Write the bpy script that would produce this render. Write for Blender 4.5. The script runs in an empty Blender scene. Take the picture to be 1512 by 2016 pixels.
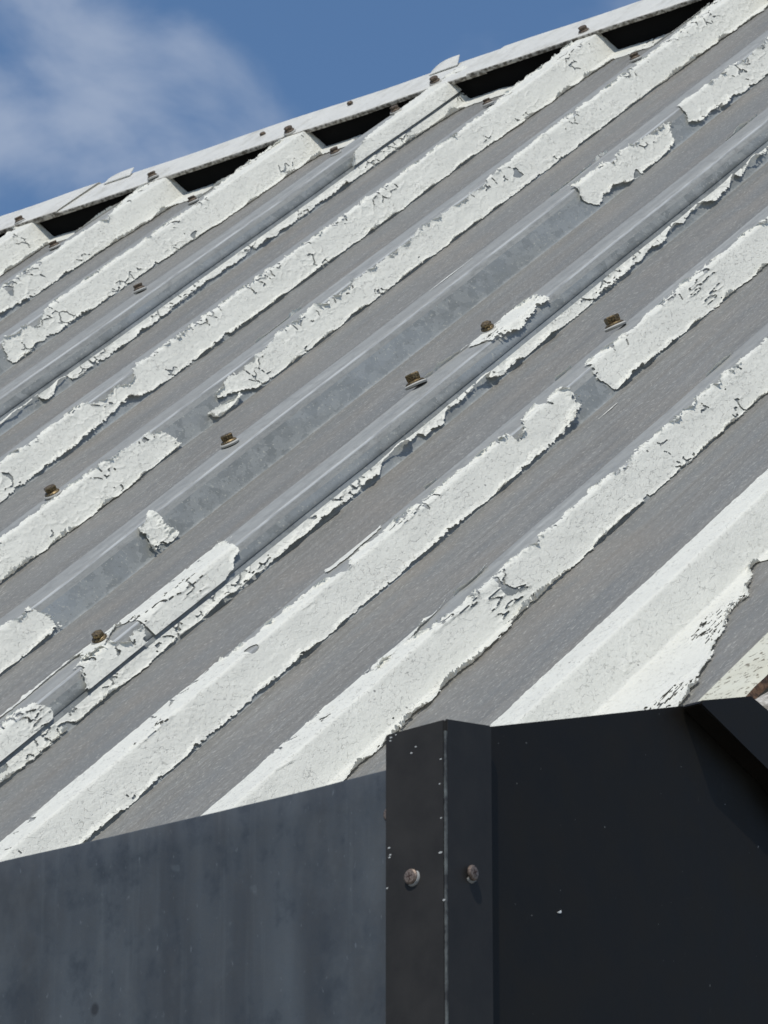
import bpy, bmesh, math, random
import numpy as np
from mathutils import Matrix, Vector
random.seed(7)
S = bpy.context.scene
COL = S.collection
R_ = math.radians

# ------------------------------------------------------------------ camera, sky, sun, exposure
EYE = Vector((0.0, 0.0, 1.6))
cam = bpy.data.cameras.new('camera'); co = bpy.data.objects.new('camera', cam); COL.objects.link(co)
co.location = EYE; co.rotation_euler = (R_(90 + 22.0), 0, 0)
cam.sensor_fit = 'VERTICAL'; cam.sensor_height = 36.0; cam.lens = 11000 / 2016 * 36.0
cam.clip_start = 0.05; cam.clip_end = 3000
cam.dof.use_dof = True; cam.dof.focus_distance = 3.9; cam.dof.aperture_fstop = 95
S.camera = co

SUNV = Vector((-0.17, -0.68, 1.0)).normalized()            # towards the sun: high, behind the camera and a little left
sun_el = math.asin(SUNV.z); sun_az = math.atan2(SUNV.x, SUNV.y)
W_ = bpy.data.worlds.new('World'); S.world = W_; W_.use_nodes = True
nt = W_.node_tree; nt.nodes.clear()
out = nt.nodes.new('ShaderNodeOutputWorld'); bg = nt.nodes.new('ShaderNodeBackground')
sky = nt.nodes.new('ShaderNodeTexSky'); sky.sky_type = 'NISHITA'; sky.sun_disc = False
sky.sun_elevation = sun_el; sky.sun_rotation = sun_az; sky.air_density = 1.0; sky.dust_density = 0.3; sky.ozone_density = 3.0
bg.inputs['Strength'].default_value = 0.11
tc = nt.nodes.new('ShaderNodeTexCoord')
mp = nt.nodes.new('ShaderNodeMapping'); mp.inputs['Location'].default_value = (7.7, 0.3, 4.4)
mp.inputs['Rotation'].default_value = (0, R_(25), 0); mp.inputs['Scale'].default_value = (1, 1, 1.5)
n1 = nt.nodes.new('ShaderNodeTexNoise'); n1.inputs['Scale'].default_value = 20; n1.inputs['Detail'].default_value = 8
n1.inputs['Roughness'].default_value = 0.5; n1.inputs['Distortion'].default_value = 0.35
rp = nt.nodes.new('ShaderNodeValToRGB'); rp.color_ramp.interpolation = 'EASE'
rp.color_ramp.elements[0].position = 0.42; rp.color_ramp.elements[0].color = (0, 0, 0, 1)
rp.color_ramp.elements[1].position = 0.68; rp.color_ramp.elements[1].color = (0.46, 0.46, 0.46, 1)
mx = nt.nodes.new('ShaderNodeMix'); mx.data_type = 'RGBA'
mx.inputs[7].default_value = (5.2, 5.7, 6.6, 1)
L = nt.links.new
hs = nt.nodes.new('ShaderNodeHueSaturation'); hs.inputs['Saturation'].default_value = 1.10
L(tc.outputs['Generated'], mp.inputs['Vector']); L(mp.outputs[0], n1.inputs['Vector']); L(n1.outputs['Fac'], rp.inputs[0])
L(rp.outputs[0], mx.inputs[0]); L(sky.outputs[0], hs.inputs['Color']); L(hs.outputs[0], mx.inputs[6]); L(mx.outputs[2], bg.inputs[0]); L(bg.outputs[0], out.inputs[0])

sl = bpy.data.lights.new('sun', 'SUN'); so = bpy.data.objects.new('sun', sl); COL.objects.link(so)
sl.energy = 3.25; sl.angle = R_(0.53); sl.color = (1.0, 0.955, 0.865)
so.rotation_euler = SUNV.to_track_quat('Z', 'Y').to_euler(); so.location = (0, -4, 12)
vs = S.view_settings; vs.view_transform = 'Standard'; vs.look = 'None'; vs.exposure = 0.0; vs.gamma = 1.0; vs.use_curve_mapping = False

# ------------------------------------------------------------------ helpers
def tag(o, label=None, cat=None, group=None, kind=None):
    for k, v in (('label', label), ('category', cat), ('group', group), ('kind', kind)):
        if v: o[k] = v
    return o
def empty(name, parent=None, mat=None):
    o = bpy.data.objects.new(name, None); COL.objects.link(o); o.empty_display_size = 0.05
    if parent: o.parent = parent
    if mat: o.matrix_local = mat
    return o
def np_mesh(name, V, F, mats, parent=None, fmat=None, smooth=False):
    """V (n,3), F (m,4) quads"""
    V = np.asarray(V, dtype=np.float32); F = np.asarray(F, dtype=np.int32)
    m = bpy.data.meshes.new(name); k = F.shape[1]
    m.vertices.add(len(V)); m.vertices.foreach_set('co', V.ravel())
    m.loops.add(F.size); m.loops.foreach_set('vertex_index', F.ravel())
    m.polygons.add(len(F)); m.polygons.foreach_set('loop_start', np.arange(0, F.size, k, dtype=np.int32))
    for a in mats: m.materials.append(getattr(a, 'm', a))
    if fmat is not None: m.polygons.foreach_set('material_index', np.asarray(fmat, dtype=np.int32))
    m.polygons.foreach_set('use_smooth', np.full(len(F), smooth, dtype=bool))
    m.update(calc_edges=True); m.validate()
    o = bpy.data.objects.new(name, m); COL.objects.link(o)
    if parent: o.parent = parent
    return o
def bm_obj(name, bm, mats, parent=None, smooth=False, mat=None):
    m = bpy.data.meshes.new(name); bm.normal_update(); bm.to_mesh(m); bm.free()
    for a in (mats if isinstance(mats, (list, tuple)) else [mats]): m.materials.append(getattr(a, 'm', a))
    if smooth:
        for p in m.polygons: p.use_smooth = True
    o = bpy.data.objects.new(name, m); COL.objects.link(o)
    if parent: o.parent = parent
    if mat: o.matrix_local = mat
    return o
def prism(bm, pts, z0, z1, mi=0):
    """outline pts (x,y) extruded from z0 to z1"""
    a = [bm.verts.new((x, y, z0)) for x, y in pts]; b = [bm.verts.new((x, y, z1)) for x, y in pts]; n = len(pts)
    fs = [bm.faces.new(b), bm.faces.new(a[::-1])] + [bm.faces.new((a[i], a[(i+1) % n], b[(i+1) % n], b[i])) for i in range(n)]
    for f in fs: f.material_index = mi
    return fs
def lathe(bm, prof, n=20, mi=0, ph=0.0):
    rings = []
    for r, z in prof:
        rings.append([bm.verts.new((r*math.cos(2*math.pi*k/n+ph), r*math.sin(2*math.pi*k/n+ph), z)) for k in range(n)])
    for a, b in zip(rings, rings[1:]):
        for k in range(n): bm.faces.new((a[k], a[(k+1) % n], b[(k+1) % n], b[k])).material_index = mi
    bm.faces.new(rings[-1]).material_index = mi; bm.faces.new(rings[0][::-1]).material_index = mi

def _h(ix, iy, seed):
    h = (ix.astype(np.int64)*374761393 + iy.astype(np.int64)*668265263 + seed*1442695041) & 0xffffffff
    h = ((h ^ (h >> 13))*1274126177) & 0xffffffff
    h = ((h ^ (h >> 16))*2246822519) & 0xffffffff
    return ((h ^ (h >> 15)) & 0xffffff)/float(0xffffff)
def vn(x, y, seed=0):
    """value noise 0..1"""
    x = np.asarray(x, float); y = np.asarray(y, float); x, y = np.broadcast_arrays(x, y)
    ix = np.floor(x); iy = np.floor(y); fx = x-ix; fy = y-iy
    fx = fx*fx*(3-2*fx); fy = fy*fy*(3-2*fy)
    a = _h(ix, iy, seed); b = _h(ix+1, iy, seed); c = _h(ix, iy+1, seed); d = _h(ix+1, iy+1, seed)
    return (a*(1-fx)+b*fx)*(1-fy)+(c*(1-fx)+d*fx)*fy
def fb(x, y, seed=0, o=3):
    s = 0; a = 1; t = 0
    for k in range(o):
        s = s+a*(vn(x*2**k, y*2**k, seed+k*17)-.5); t += a; a *= .55
    return s/t*2           # about -1..1
def worley(x, y, seed=0):
    ix = np.floor(x); iy = np.floor(y)
    f1 = np.full(x.shape, 9.0); f2 = np.full(x.shape, 9.0); cid = np.zeros(x.shape)
    for dx in (-1, 0, 1):
        for dy in (-1, 0, 1):
            cx = ix+dx; cy = iy+dy
            px = cx+.1+.8*_h(cx, cy, seed); py = cy+.1+.8*_h(cx, cy, seed+5)
            d = np.hypot(px-x, py-y)
            nf = d < f1
            f2 = np.where(nf, f1, np.minimum(f2, d)); cid = np.where(nf, _h(cx, cy, seed+9), cid); f1 = np.where(nf, d, f1)
    return f1, f2, cid

# ------------------------------------------------------------------ materials
class M:
    def __init__(s, name, base=(.5, .5, .5), rough=.5, metal=0., spec=None):
        s.m = bpy.data.materials.new(name); s.m.use_nodes = True; s.t = s.m.node_tree
        s.b = s.t.nodes['Principled BSDF']; s.b.inputs['Base Color'].default_value = (*base, 1)
        s.b.inputs['Roughness'].default_value = rough; s.b.inputs['Metallic'].default_value = metal
        if spec is not None: s.b.inputs['Specular IOR Level'].default_value = spec
        s.tc = s.t.nodes.new('ShaderNodeTexCoord'); s.h = None
    def n(s, ty, **kw):
        o = s.t.nodes.new(ty)
        for k, v in kw.items():
            if k in o.inputs: o.inputs[k].default_value = v
            else: setattr(o, k, v)
        return o
    def coord(s, scale=(1, 1, 1), loc=(0, 0, 0), rot=(0, 0, 0)):
        m = s.n('ShaderNodeMapping', Scale=scale, Location=loc, Rotation=rot); s.t.links.new(s.tc.outputs['Object'], m.inputs['Vector']); return m.outputs[0]
    def noise(s, scale, stretch=(1, 1, 1), detail=3, rough=.55, loc=(0, 0, 0), dist=0.):
        o = s.n('ShaderNodeTexNoise', Scale=scale, Detail=detail, Roughness=rough, Distortion=dist); s.t.links.new(s.coord(stretch, loc), o.inputs['Vector']); return o.outputs['Fac']
    def voro(s, scale, stretch=(1, 1, 1), feature='F1', loc=(0, 0, 0), outp='Distance', rnd=1.0, warp=0.0):
        o = s.n('ShaderNodeTexVoronoi', Scale=scale, Randomness=rnd); o.feature = feature
        v = s.coord(stretch, loc)
        if warp:
            nn = s.n('ShaderNodeTexNoise', Scale=scale*1.6, Detail=2); s.t.links.new(v, nn.inputs['Vector'])
            sc = s.n('ShaderNodeVectorMath', operation='SCALE'); s.t.links.new(nn.outputs['Color'], sc.inputs[0]); sc.inputs['Scale'].default_value = warp/scale
            ad = s.n('ShaderNodeVectorMath', operation='ADD'); s.t.links.new(v, ad.inputs[0]); s.t.links.new(sc.outputs[0], ad.inputs[1]); v = ad.outputs[0]
        s.t.links.new(v, o.inputs['Vector']); return o.outputs[outp]
    def ramp(s, f, *st):
        o = s.n('ShaderNodeValToRGB'); e = o.color_ramp.elements
        while len(e) < len(st): e.new(.5)
        for el, (p, c) in zip(e, st):
            el.position = p; el.color = (*c, 1) if isinstance(c, tuple) else (c, c, c, 1)
        s.t.links.new(f, o.inputs[0]); return o.outputs[0]
    def mix(s, f, a, b, mode='MIX'):
        o = s.n('ShaderNodeMix', data_type='RGBA', blend_type=mode)
        for k, v in ((0, f), (6, a), (7, b)):
            if hasattr(v, 'is_output'): s.t.links.new(v, o.inputs[k])
            elif k == 0: o.inputs[0].default_value = v
            else: o.inputs[k].default_value = (*v, 1)
        return o.outputs[2]
    def math(s, op, a, b=0.):
        o = s.n('ShaderNodeMath', operation=op)
        for k, v in ((0, a), (1, b)):
            if hasattr(v, 'is_output'): s.t.links.new(v, o.inputs[k])
            else: o.inputs[k].default_value = v
        return o.outputs[0]
    def color(s, c): s.t.links.new(c, s.b.inputs['Base Color']); return s
    def rough(s, c): s.t.links.new(c, s.b.inputs['Roughness']); return s
    def bump(s, h, dist=.001, strength=1.):
        o = s.n('ShaderNodeBump', Strength=strength, Distance=dist); s.t.links.new(h, o.inputs['Height'])
        if s.h: s.t.links.new(s.h, o.inputs['Normal'])
        s.h = o.outputs[0]; s.t.links.new(s.h, s.b.inputs['Normal']); return s

def mat_metal(name, zone):
    m = M(name, rough=.55, metal=.15)
    st = m.noise(1., (170, 5, 170), 5, .62)                      # streaks down the slope
    st2 = m.noise(1., (45, 2.2, 45), 4, .6, loc=(7, 3, 1))
    fine = m.noise(1., (600, 190, 600), 4, .7)
    patch = m.noise(1., (16, 7, 16), 4, .6, loc=(2, 9, 4))
    if zone == 'pan':
        a = m.ramp(st, (.33, (.165, .162, .155)), (.5, (.200, .198, .192)), (.68, (.226, .229, .230)))
        a = m.mix(m.ramp(st2, (.42, 0.), (.66, .8)), a, (.172, .181, .188))
        a = m.mix(m.ramp(patch, (.50, 0.), (.72, .55)), a, (.232, .211, .188))
        a = m.mix(m.ramp(fine, (.32, .75), (.47, 0.)), a, (.15, .15, .144))
        a = m.mix(m.ramp(fine, (.56, 0.), (.70, .7)), a, (.45, .45, .43))
        m.bump(fine, .0010, .8); m.rough(m.ramp(st, (.3, .52), (.7, .64)))
    elif zone == 'web':
        v = m.voro(150, (1, .6, 1), 'F1', outp='Color', warp=1.2)
        g = m.ramp(v, (.2, (.190, .204, .208)), (.5, (.228, .242, .247)), (.85, (.275, .290, .294)))
        a = m.mix(m.ramp(patch, (.45, 0.), (.68, .8)), g, (.255, .285, .318))
        sp = m.noise(1., (420, 260, 420), 3, .7, loc=(3, 3, 3))
        a = m.mix(m.ramp(sp, (.60, 0.), (.70, .75)), a, (.46, .46, .42))
        a = m.mix(m.ramp(sp, (.30, .6), (.40, 0.)), a, (.13, .133, .13))
        m.bump(sp, .0005, .4); m.rough(m.ramp(patch, (.3, .45), (.7, .6)))
    else:
        a = m.ramp(st, (.3, (.255, .264, .266)), (.5, (.300, .310, .313)), (.72, (.370, .382, .386)))
        a = m.mix(m.ramp(st2, (.45, 0.), (.65, .7)), a, (.262, .266, .264))
        mo = m.noise(1., (110, 60, 110), 4, .65, loc=(1, 2, 8))
        a = m.mix(m.ramp(mo, (.36, .55), (.50, 0.)), a, (.215, .222, .224))
        a = m.mix(m.ramp(fine, (.3, .4), (.45, 0.)), a, (.19, .19, .19))
        m.bump(fine, .0008, .55); m.rough(m.ramp(st, (.3, .52), (.7, .65)))
    m.color(m.mix(1., a, (1.0, .985, .93), 'MULTIPLY')); return m.m

def mat_paint(name, base, pits=.4, crack=.36):
    m = M(name, base, rough=.5, spec=.4)
    d = m.voro(175, (1, .7, 1), 'DISTANCE_TO_EDGE', warp=1.1)
    reg = m.noise(1., (30, 18, 30), 3, .6)
    brk = m.noise(1., (330, 240, 330), 2, .5, loc=(8, 2, 6))
    cr = m.math('MULTIPLY', m.math('MULTIPLY', m.ramp(d, (0., 1.), (.06, 0.)), m.ramp(reg, (.36, .25), (.58, 1.))), m.ramp(brk, (.50, 0.), (.58, 1.)))
    fine = m.noise(1., (520, 340, 520), 3, .65)
    big = m.noise(1., (60, 25, 60), 4, .6)
    a = m.mix(m.ramp(big, (.35, 0.), (.7, .5)), base, tuple(c*.86 for c in base))
    pit = m.noise(1., (640, 430, 640), 2, .5, loc=(5, 1, 2))
    a = m.mix(m.ramp(pit, (.66, 0.), (.74, pits)), a, (.36, .35, .33))
    spot = m.voro(70, (1, .8, 1), 'F1', loc=(4, 4, 4))
    a = m.mix(m.math('MULTIPLY', m.ramp(spot, (.055, .8), (.075, 0.)), m.ramp(reg, (.55, 0.), (.6, 1.))), a, (.17, .165, .16))
    a = m.mix(m.math('MULTIPLY', cr, crack), a, (.10, .095, .09))
    m.color(a)
    m.bump(m.math('SUBTRACT', m.math('MULTIPLY', fine, .9), m.math('MULTIPLY', cr, .8)), .0010, .5)
    m.bump(m.noise(1., (150, 80, 150), 3, .5), .0012, .18)
    m.bump(big, .004, .3)
    tr = m.n('ShaderNodeBsdfTranslucent'); tr.inputs['Color'].default_value = (.80, .78, .70, 1)       # a thin film lets some light through
    mxs = m.n('ShaderNodeMixShader'); mxs.inputs[0].default_value = .14
    m.t.links.new(m.b.outputs[0], mxs.inputs[1]); m.t.links.new(tr.outputs[0], mxs.inputs[2])
    m.t.links.new(mxs.outputs[0], m.t.nodes['Material Output'].inputs['Surface'])
    return m.m

# paint still on the roof: (rib counted from the near sheet lap, style, upper edge [(metres up the slope, place across the rib)], lower edge the same)
# place across the rib: 0 far edge of the crest, 1 near edge of the crest, 2 foot of the web, then the pan
PATCHES = [
(-9,'f',[(1.1167,0.1),(1.5422,0.1),(1.7059,0)],[(1.0414,2.2),(1.4613,2.2),(1.6137,2.3)]),
(-8,'f',[(0.945,0.8),(1.3766,0.3),(1.4336,0),(1.4649,0),(1.4986,0)],[(0.8965,2.1),(1.3014,2.2),(1.3241,2.6),(1.2682,4.1),(1.295,4.2)]),
(-7,'f',[(0.8816,0.9),(1.1952,0.7),(1.32,0.25),(1.3829,0.05),(1.4354,0),(1.4695,0),(1.5074,0),(1.5561,0)],[(0.8404,2.0),(1.1331,2.2),(1.2313,2.35),(1.2828,2.4),(1.3326,2.4),(1.3235,3.1),(1.2991,4.1),(1.3399,4.2)]),
(-6,'f',[(0.7586,1.0),(1.0043,1.1),(1.0689,1.05),(1.1561,1.0),(1.2393,1.15),(1.2942,0.55),(1.3509,0.25),(1.3815,0.05),(1.4237,0),(1.4701,0),(1.517,0),(1.5826,0)],[(0.7315,1.7),(0.9782,1.75),(1.0345,1.9),(1.1171,1.95),(1.1977,2.1),(1.2223,2.2),(1.2604,2.3),(1.2796,2.35),(1.3158,2.4),(1.3163,3.1),(1.2971,4.1),(1.3536,4.2)]),
(-6,'v',[(1.2054,-0.15),(1.2714,-0.2),(1.3328,-0.15),(1.3952,-0.1)],[(1.2006,0.12),(1.2633,0.2),(1.3239,0.22),(1.387,0.2)]),
(-5,'f',[(0.7183,1.3),(0.7321,1.2),(0.7626,1.15),(0.7774,1.2),(0.7752,1.45),(0.7972,1.25),(0.8113,1.2),(0.8315,1.0),(0.877,0.92),(0.9253,1.0),(0.9878,1.0),(1.0216,1.05),(1.0249,1.2),(1.0469,0.9),(1.1074,0.95),(1.1703,0.75),(1.2465,0.25),(1.3577,0.05),(1.4066,0),(1.4479,0),(1.4898,0),(1.526,0),(1.5871,0)],[(0.7102,1.5),(0.7039,1.9),(0.7282,2.0),(0.7437,2.02),(0.7609,1.8),(0.7708,1.9),(0.7868,1.8),(0.7926,1.95),(0.8349,1.95),(0.8859,1.95),(0.9459,2.0),(0.9837,1.95),(0.9996,1.8),(1.0007,2.0),(1.0596,2.05),(1.1075,2.15),(1.1593,2.2),(1.2573,2.25),(1.2999,2.3),(1.3269,2.5),(1.3131,3.3),(1.293,4.1),(1.3447,4.2)]),
(-5,'v',[(1.1622,-0.1),(1.257,-0.1),(1.3601,-0.1)],[(1.158,0.1),(1.2485,0.2),(1.3473,0.3)]),
(-4,'e',[(1.1325,1.2),(1.173,0.95),(1.2069,0.8),(1.2845,0.35),(1.3665,0.1),(1.4534,0.05)],[(1.1167,1.55),(1.146,1.55),(1.1733,1.55),(1.2308,1.55),(1.301,1.55),(1.3847,1.55)]),
(-4,'e',[(0.2385,1.62),(0.4157,1.62),(0.4524,1.62),(0.4849,1.62),(0.4933,1.62),(0.512,1.62),(0.5195,1.62),(0.5403,1.62),(0.546,1.62),(0.5698,1.62),(0.6326,1.62),(0.7215,1.62),(0.7923,1.62),(0.8438,1.62),(0.9707,1.62),(1.0845,1.62),(1.1884,1.62),(1.3096,1.62),(1.3753,1.62),(1.43,1.62),(1.4793,1.62),(1.5419,1.62)],[(0.2346,1.72),(0.4105,1.75),(0.4484,1.72),(0.4808,1.72),(0.4798,1.95),(0.4985,1.95),(0.5162,1.7),(0.5362,1.72),(0.5324,1.95),(0.5562,1.95),(0.6175,1.98),(0.7075,1.95),(0.7824,1.85),(0.8317,1.9),(0.9575,1.92),(1.0697,1.95),(1.1697,2.02),(1.2813,2.15),(1.3286,2.4),(1.3171,3.3),(1.3063,4.1),(1.3595,4.2)]),
(-3,'f',[(-0.0517,1.05),(0.1568,1.0),(0.2046,1.1),(0.2416,1.05),(0.288,1.0),(0.3043,1.15),(0.3095,1.35),(0.3245,1.38),(0.3497,1.3),(0.363,1.42),(0.3728,1.45),(0.3997,1.05),(0.4396,1.1),(0.5191,1.02),(0.6177,1.0),(0.7679,1.05),(0.88,1.05),(0.9938,1.05),(1.0715,1.0),(1.1473,0.8),(1.2067,0.4),(1.3188,0.05),(1.3949,0),(1.4575,0),(1.5147,0),(1.5729,0),(1.6386,0)],[(-0.0885,2.0),(0.1186,1.95),(0.1721,1.9),(0.209,1.85),(0.251,1.9),(0.2753,1.85),(0.2909,1.8),(0.3092,1.75),(0.3322,1.72),(0.3534,1.65),(0.3581,1.8),(0.3641,1.9),(0.4037,1.95),(0.4793,1.95),(0.5764,1.95),(0.7268,1.97),(0.8368,2.0),(0.9498,2.0),(1.0246,2.0),(1.0833,2.1),(1.1201,2.15),(1.2067,2.25),(1.2751,2.3),(1.3248,2.45),(1.3221,3.2),(1.307,4.1),(1.3617,4.2)]),
(-2,'f',[(-0.3193,1),(-0.127,1.0),(-0.0808,1.05),(-0.0462,1.0),(-0.0049,1.0),(0.0349,1.05),(0.0711,1.2),(0.1076,1.15),(0.123,1.3),(0.1299,1.55),(0.132,1.85)],[(-0.3608,2.05),(-0.1702,2.05),(-0.1224,2.05),(-0.0901,2.05),(-0.0522,2.1),(-0.0107,2.1),(0.0314,2.1),(0.0687,2.05),(0.0934,2.0),(0.1129,1.95),(0.1269,1.97)]),
(-2,'k',[(0.189,1.72),(0.1998,1.76),(0.2141,1.72),(0.2269,1.8),(0.2414,1.8)],[(0.1855,1.8),(0.1907,1.97),(0.1968,2.08),(0.2169,2.02),(0.2371,1.9)]),
(-2,'f',[(0.2189,1.4),(0.2418,1.33),(0.2613,1.3),(0.2862,1.36),(0.3095,1.25),(0.3525,1.12),(0.3912,1.1),(0.463,1.22),(0.5366,1.25),(0.5856,1.28),(0.6263,1.15),(0.6677,1.15),(0.6891,1.25),(0.7338,1.22),(0.7974,1.1),(0.8655,1.05),(0.9665,1.05),(1.0615,1.0),(1.1485,0.92),(1.2176,0.75),(1.2921,0.5),(1.3579,0.2),(1.4169,0.05),(1.5781,0)],[(0.2158,1.47),(0.2327,1.54),(0.2457,1.66),(0.2626,1.9),(0.2753,2.02),(0.3138,2.0),(0.3514,2.0),(0.4288,1.98),(0.5025,2.0),(0.5526,2.0),(0.588,1.98),(0.6267,2.02),(0.6564,1.95),(0.6971,2.0),(0.7547,2.0),(0.8208,1.98),(0.9211,1.98),(1.0119,2.0),(1.0904,2.05),(1.1465,2.1),(1.2035,2.15),(1.249,2.2),(1.2911,2.3),(1.4377,2.4)]),
(-2,'v',[(0.348,-0.1),(0.3904,-0.12),(0.4352,-0.1)],[(0.3453,0.06),(0.3859,0.1),(0.4328,0.05)]),
(-2,'v',[(1.1827,-0.15),(1.2437,-0.15),(1.3183,-0.15)],[(1.177,0.1),(1.2354,0.15),(1.3073,0.2)]),
(-1,'f',[(-0.5887,1.0),(-0.4109,1.0),(-0.3901,1.22),(-0.3666,1.12),(-0.3637,1.4),(-0.3572,1.85)],[(-0.6274,2.0),(-0.451,2.0),(-0.4217,2.0),(-0.4024,2.0),(-0.387,1.97),(-0.3613,1.95)]),
(-1,'k',[(-0.2115,1.22),(-0.1982,1.15),(-0.1831,1.0),(-0.1743,0.98),(-0.1787,1.2),(-0.1809,1.5),(-0.1779,1.85)],[(-0.2191,1.4),(-0.2235,1.75),(-0.221,1.9),(-0.2151,1.95),(-0.2103,1.95),(-0.2007,1.97),(-0.1822,1.95)]),
(-1,'f',[(0.5856,0.95),(0.6042,0.98),(0.6268,1.08),(0.6564,1.0),(0.6545,1.3),(0.6784,1.1),(0.7151,1.15),(0.7395,1.3),(0.7642,1.25),(0.7745,1.4)],[(0.5735,1.2),(0.5764,1.55),(0.5891,1.85),(0.621,1.72),(0.6323,1.75),(0.6388,1.9),(0.6728,2.0),(0.7055,1.98),(0.7265,2.0),(0.7518,1.85)]),
(-1,'f',[(0.8127,1.0),(0.833,1.0),(0.8519,1.1),(0.8726,1.12),(0.8916,1.2),(0.9317,1.1),(0.9618,1.2),(1.0051,1.1),(1.1123,1.1)],[(0.7924,1.4),(0.7975,1.7),(0.8137,1.85),(0.8404,1.75),(0.8557,1.9),(0.893,1.85),(0.9229,1.95),(0.9581,2.0),(1.0644,2.0)]),
(-1,'v',[(0.586,-0.1),(0.6515,-0.12),(0.7074,-0.1)],[(0.5832,0.05),(0.6471,0.08),(0.705,0.04)]),
(-1,'c',[(0.3196,0.22),(0.3717,0.2),(0.4268,0.22)],[(0.3178,0.26),(0.3654,0.34),(0.425,0.26)]),
(0,'s',[(-0.5837,1.05),(-0.5652,0.85),(-0.5445,1.0),(-0.528,1.3),(-0.4991,1.1)],[(-0.6043,1.55),(-0.5937,1.55),(-0.5673,1.55),(-0.5385,1.55),(-0.518,1.55)]),
(0,'s',[(-0.5419,0.0),(-0.5238,0.0),(-0.5057,0.0),(-0.5006,0.0),(-0.4888,0.0),(-0.48,0.0),(-0.4726,0.0),(-0.4667,0.0),(-0.4608,0.0),(-0.3976,0.0),(-0.3593,0.0),(-0.3421,0.15),(-0.3398,0.4),(-0.3458,0.7)],[(-0.5783,0.95),(-0.5624,1.0),(-0.5425,0.95),(-0.52,0.5),(-0.5052,0.42),(-0.5035,0.6),(-0.502,0.75),(-0.5143,1.2),(-0.5232,1.55),(-0.461,1.55),(-0.4233,1.55),(-0.4004,1.55),(-0.3816,1.4),(-0.3667,1.2)]),
(0,'v',[(-0.6848,-0.05),(-0.6161,-0.05),(-0.5739,-0.05),(-0.5396,-0.05)],[(-0.6923,0.2),(-0.6256,0.25),(-0.5808,0.18),(-0.5512,0.3)]),
(0,'s',[(-0.8122,0.6),(-0.7143,0.8),(-0.6893,1.0),(-0.6691,0.75),(-0.6587,0.95),(-0.6474,1.1),(-0.6403,1.35)],[(-0.8479,1.55),(-0.7436,1.55),(-0.7114,1.55),(-0.7006,1.55),(-0.6829,1.55),(-0.6657,1.55),(-0.6484,1.55)]),
(0,'e',[(-0.8822,1.62),(-0.7196,1.62),(-0.6374,1.62),(-0.5594,1.62),(-0.4789,1.62),(-0.3957,1.62),(-0.3097,1.62),(-0.2452,1.62),(-0.1958,1.62),(-0.1589,1.62),(-0.1539,1.62),(-0.1327,1.62),(-0.1113,1.62),(-0.0923,1.62),(-0.0811,1.62),(-0.0505,1.62),(-0.0417,1.62),(-0.0196,1.62),(0.0072,1.62),(0.0297,1.62),(0.037,1.62),(0.0845,1.62),(0.1976,1.62),(0.2558,1.62),(0.3073,1.62),(0.3304,1.62),(0.3556,1.62),(0.3812,1.62),(0.4017,1.62),(0.4297,1.62),(0.4433,1.62),(0.4643,1.62),(0.4929,1.62),(0.5014,1.62),(0.5207,1.62),(0.539,1.62),(0.5793,1.62),(0.6773,1.62)],[(-0.9025,2.1),(-0.7408,2.1),(-0.6578,2.08),(-0.5784,2.05),(-0.4982,2.05),(-0.4121,2.0),(-0.3264,2.0),(-0.2612,1.98),(-0.2106,1.95),(-0.1748,1.97),(-0.1598,1.75),(-0.1363,1.7),(-0.1204,1.82),(-0.0983,1.75),(-0.0954,1.93),(-0.0667,1.97),(-0.0477,1.75),(-0.028,1.8),(0.0025,1.72),(0.0222,1.78),(0.0214,1.95),(0.0664,2.0),(0.179,2.0),(0.2386,1.97),(0.2909,1.95),(0.3189,1.85),(0.3391,1.95),(0.3761,1.72),(0.3901,1.85),(0.4256,1.7),(0.4341,1.8),(0.4474,1.95),(0.4795,1.88),(0.4983,1.68),(0.5062,1.9),(0.5349,1.7),(0.5673,1.85),(0.6624,1.9)]),
(0,'s',[(0.0663,0.0),(0.0854,0.02),(0.1084,0.02),(0.1408,0.02),(0.1559,0.3),(0.1701,0.5),(0.1704,1.0)],[(0.0572,0.2),(0.059,0.6),(0.0635,1.0),(0.0861,1.2),(0.1115,1.25),(0.1444,1.05),(0.1607,1.2)]),
(0,'v',[(-0.0193,-0.05),(0.0232,-0.05),(0.0728,-0.05)],[(-0.0217,0.05),(0.0186,0.1),(0.0658,0.15)]),
(0,'v',[(0.5786,-0.1),(0.6125,-0.12),(0.651,-0.1)],[(0.5755,0.05),(0.6067,0.1),(0.6478,0.05)]),
(1,'s',[(-1.0925,0),(-0.9415,0),(-0.8456,0),(-0.7454,0.0),(-0.662,0.0),(-0.6564,0.3),(-0.6211,0.4),(-0.5837,0.55),(-0.5422,0.62),(-0.5273,0.8),(-0.5123,1.15),(-0.4887,0.75),(-0.4654,0.6),(-0.4465,0.7),(-0.4095,0.75),(-0.3741,0.85),(-0.3456,0.88),(-0.3031,0.9),(-0.2554,0.95),(-0.2586,1.25),(-0.2453,1.2),(-0.2179,0.8),(-0.195,0.75),(-0.201,1.15),(-0.1828,0.95),(-0.167,1.0),(-0.162,1.15),(-0.1606,1.5)],[(-1.1664,2.0),(-1.0187,2.0),(-0.925,2.0),(-0.827,2.0),(-0.7446,1.98),(-0.7272,1.98),(-0.6881,1.97),(-0.6451,1.97),(-0.6018,1.98),(-0.5805,2.0),(-0.5506,2.0),(-0.5445,2.0),(-0.5279,2.0),(-0.505,2.0),(-0.4663,2.0),(-0.427,2.0),(-0.3961,1.97),(-0.3546,2.0),(-0.3052,2.0),(-0.2943,2.0),(-0.2825,1.98),(-0.2736,1.97),(-0.2509,1.92),(-0.2381,1.92),(-0.2286,1.9),(-0.2105,1.9),(-0.1945,1.82),(-0.1679,1.65)]),
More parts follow.
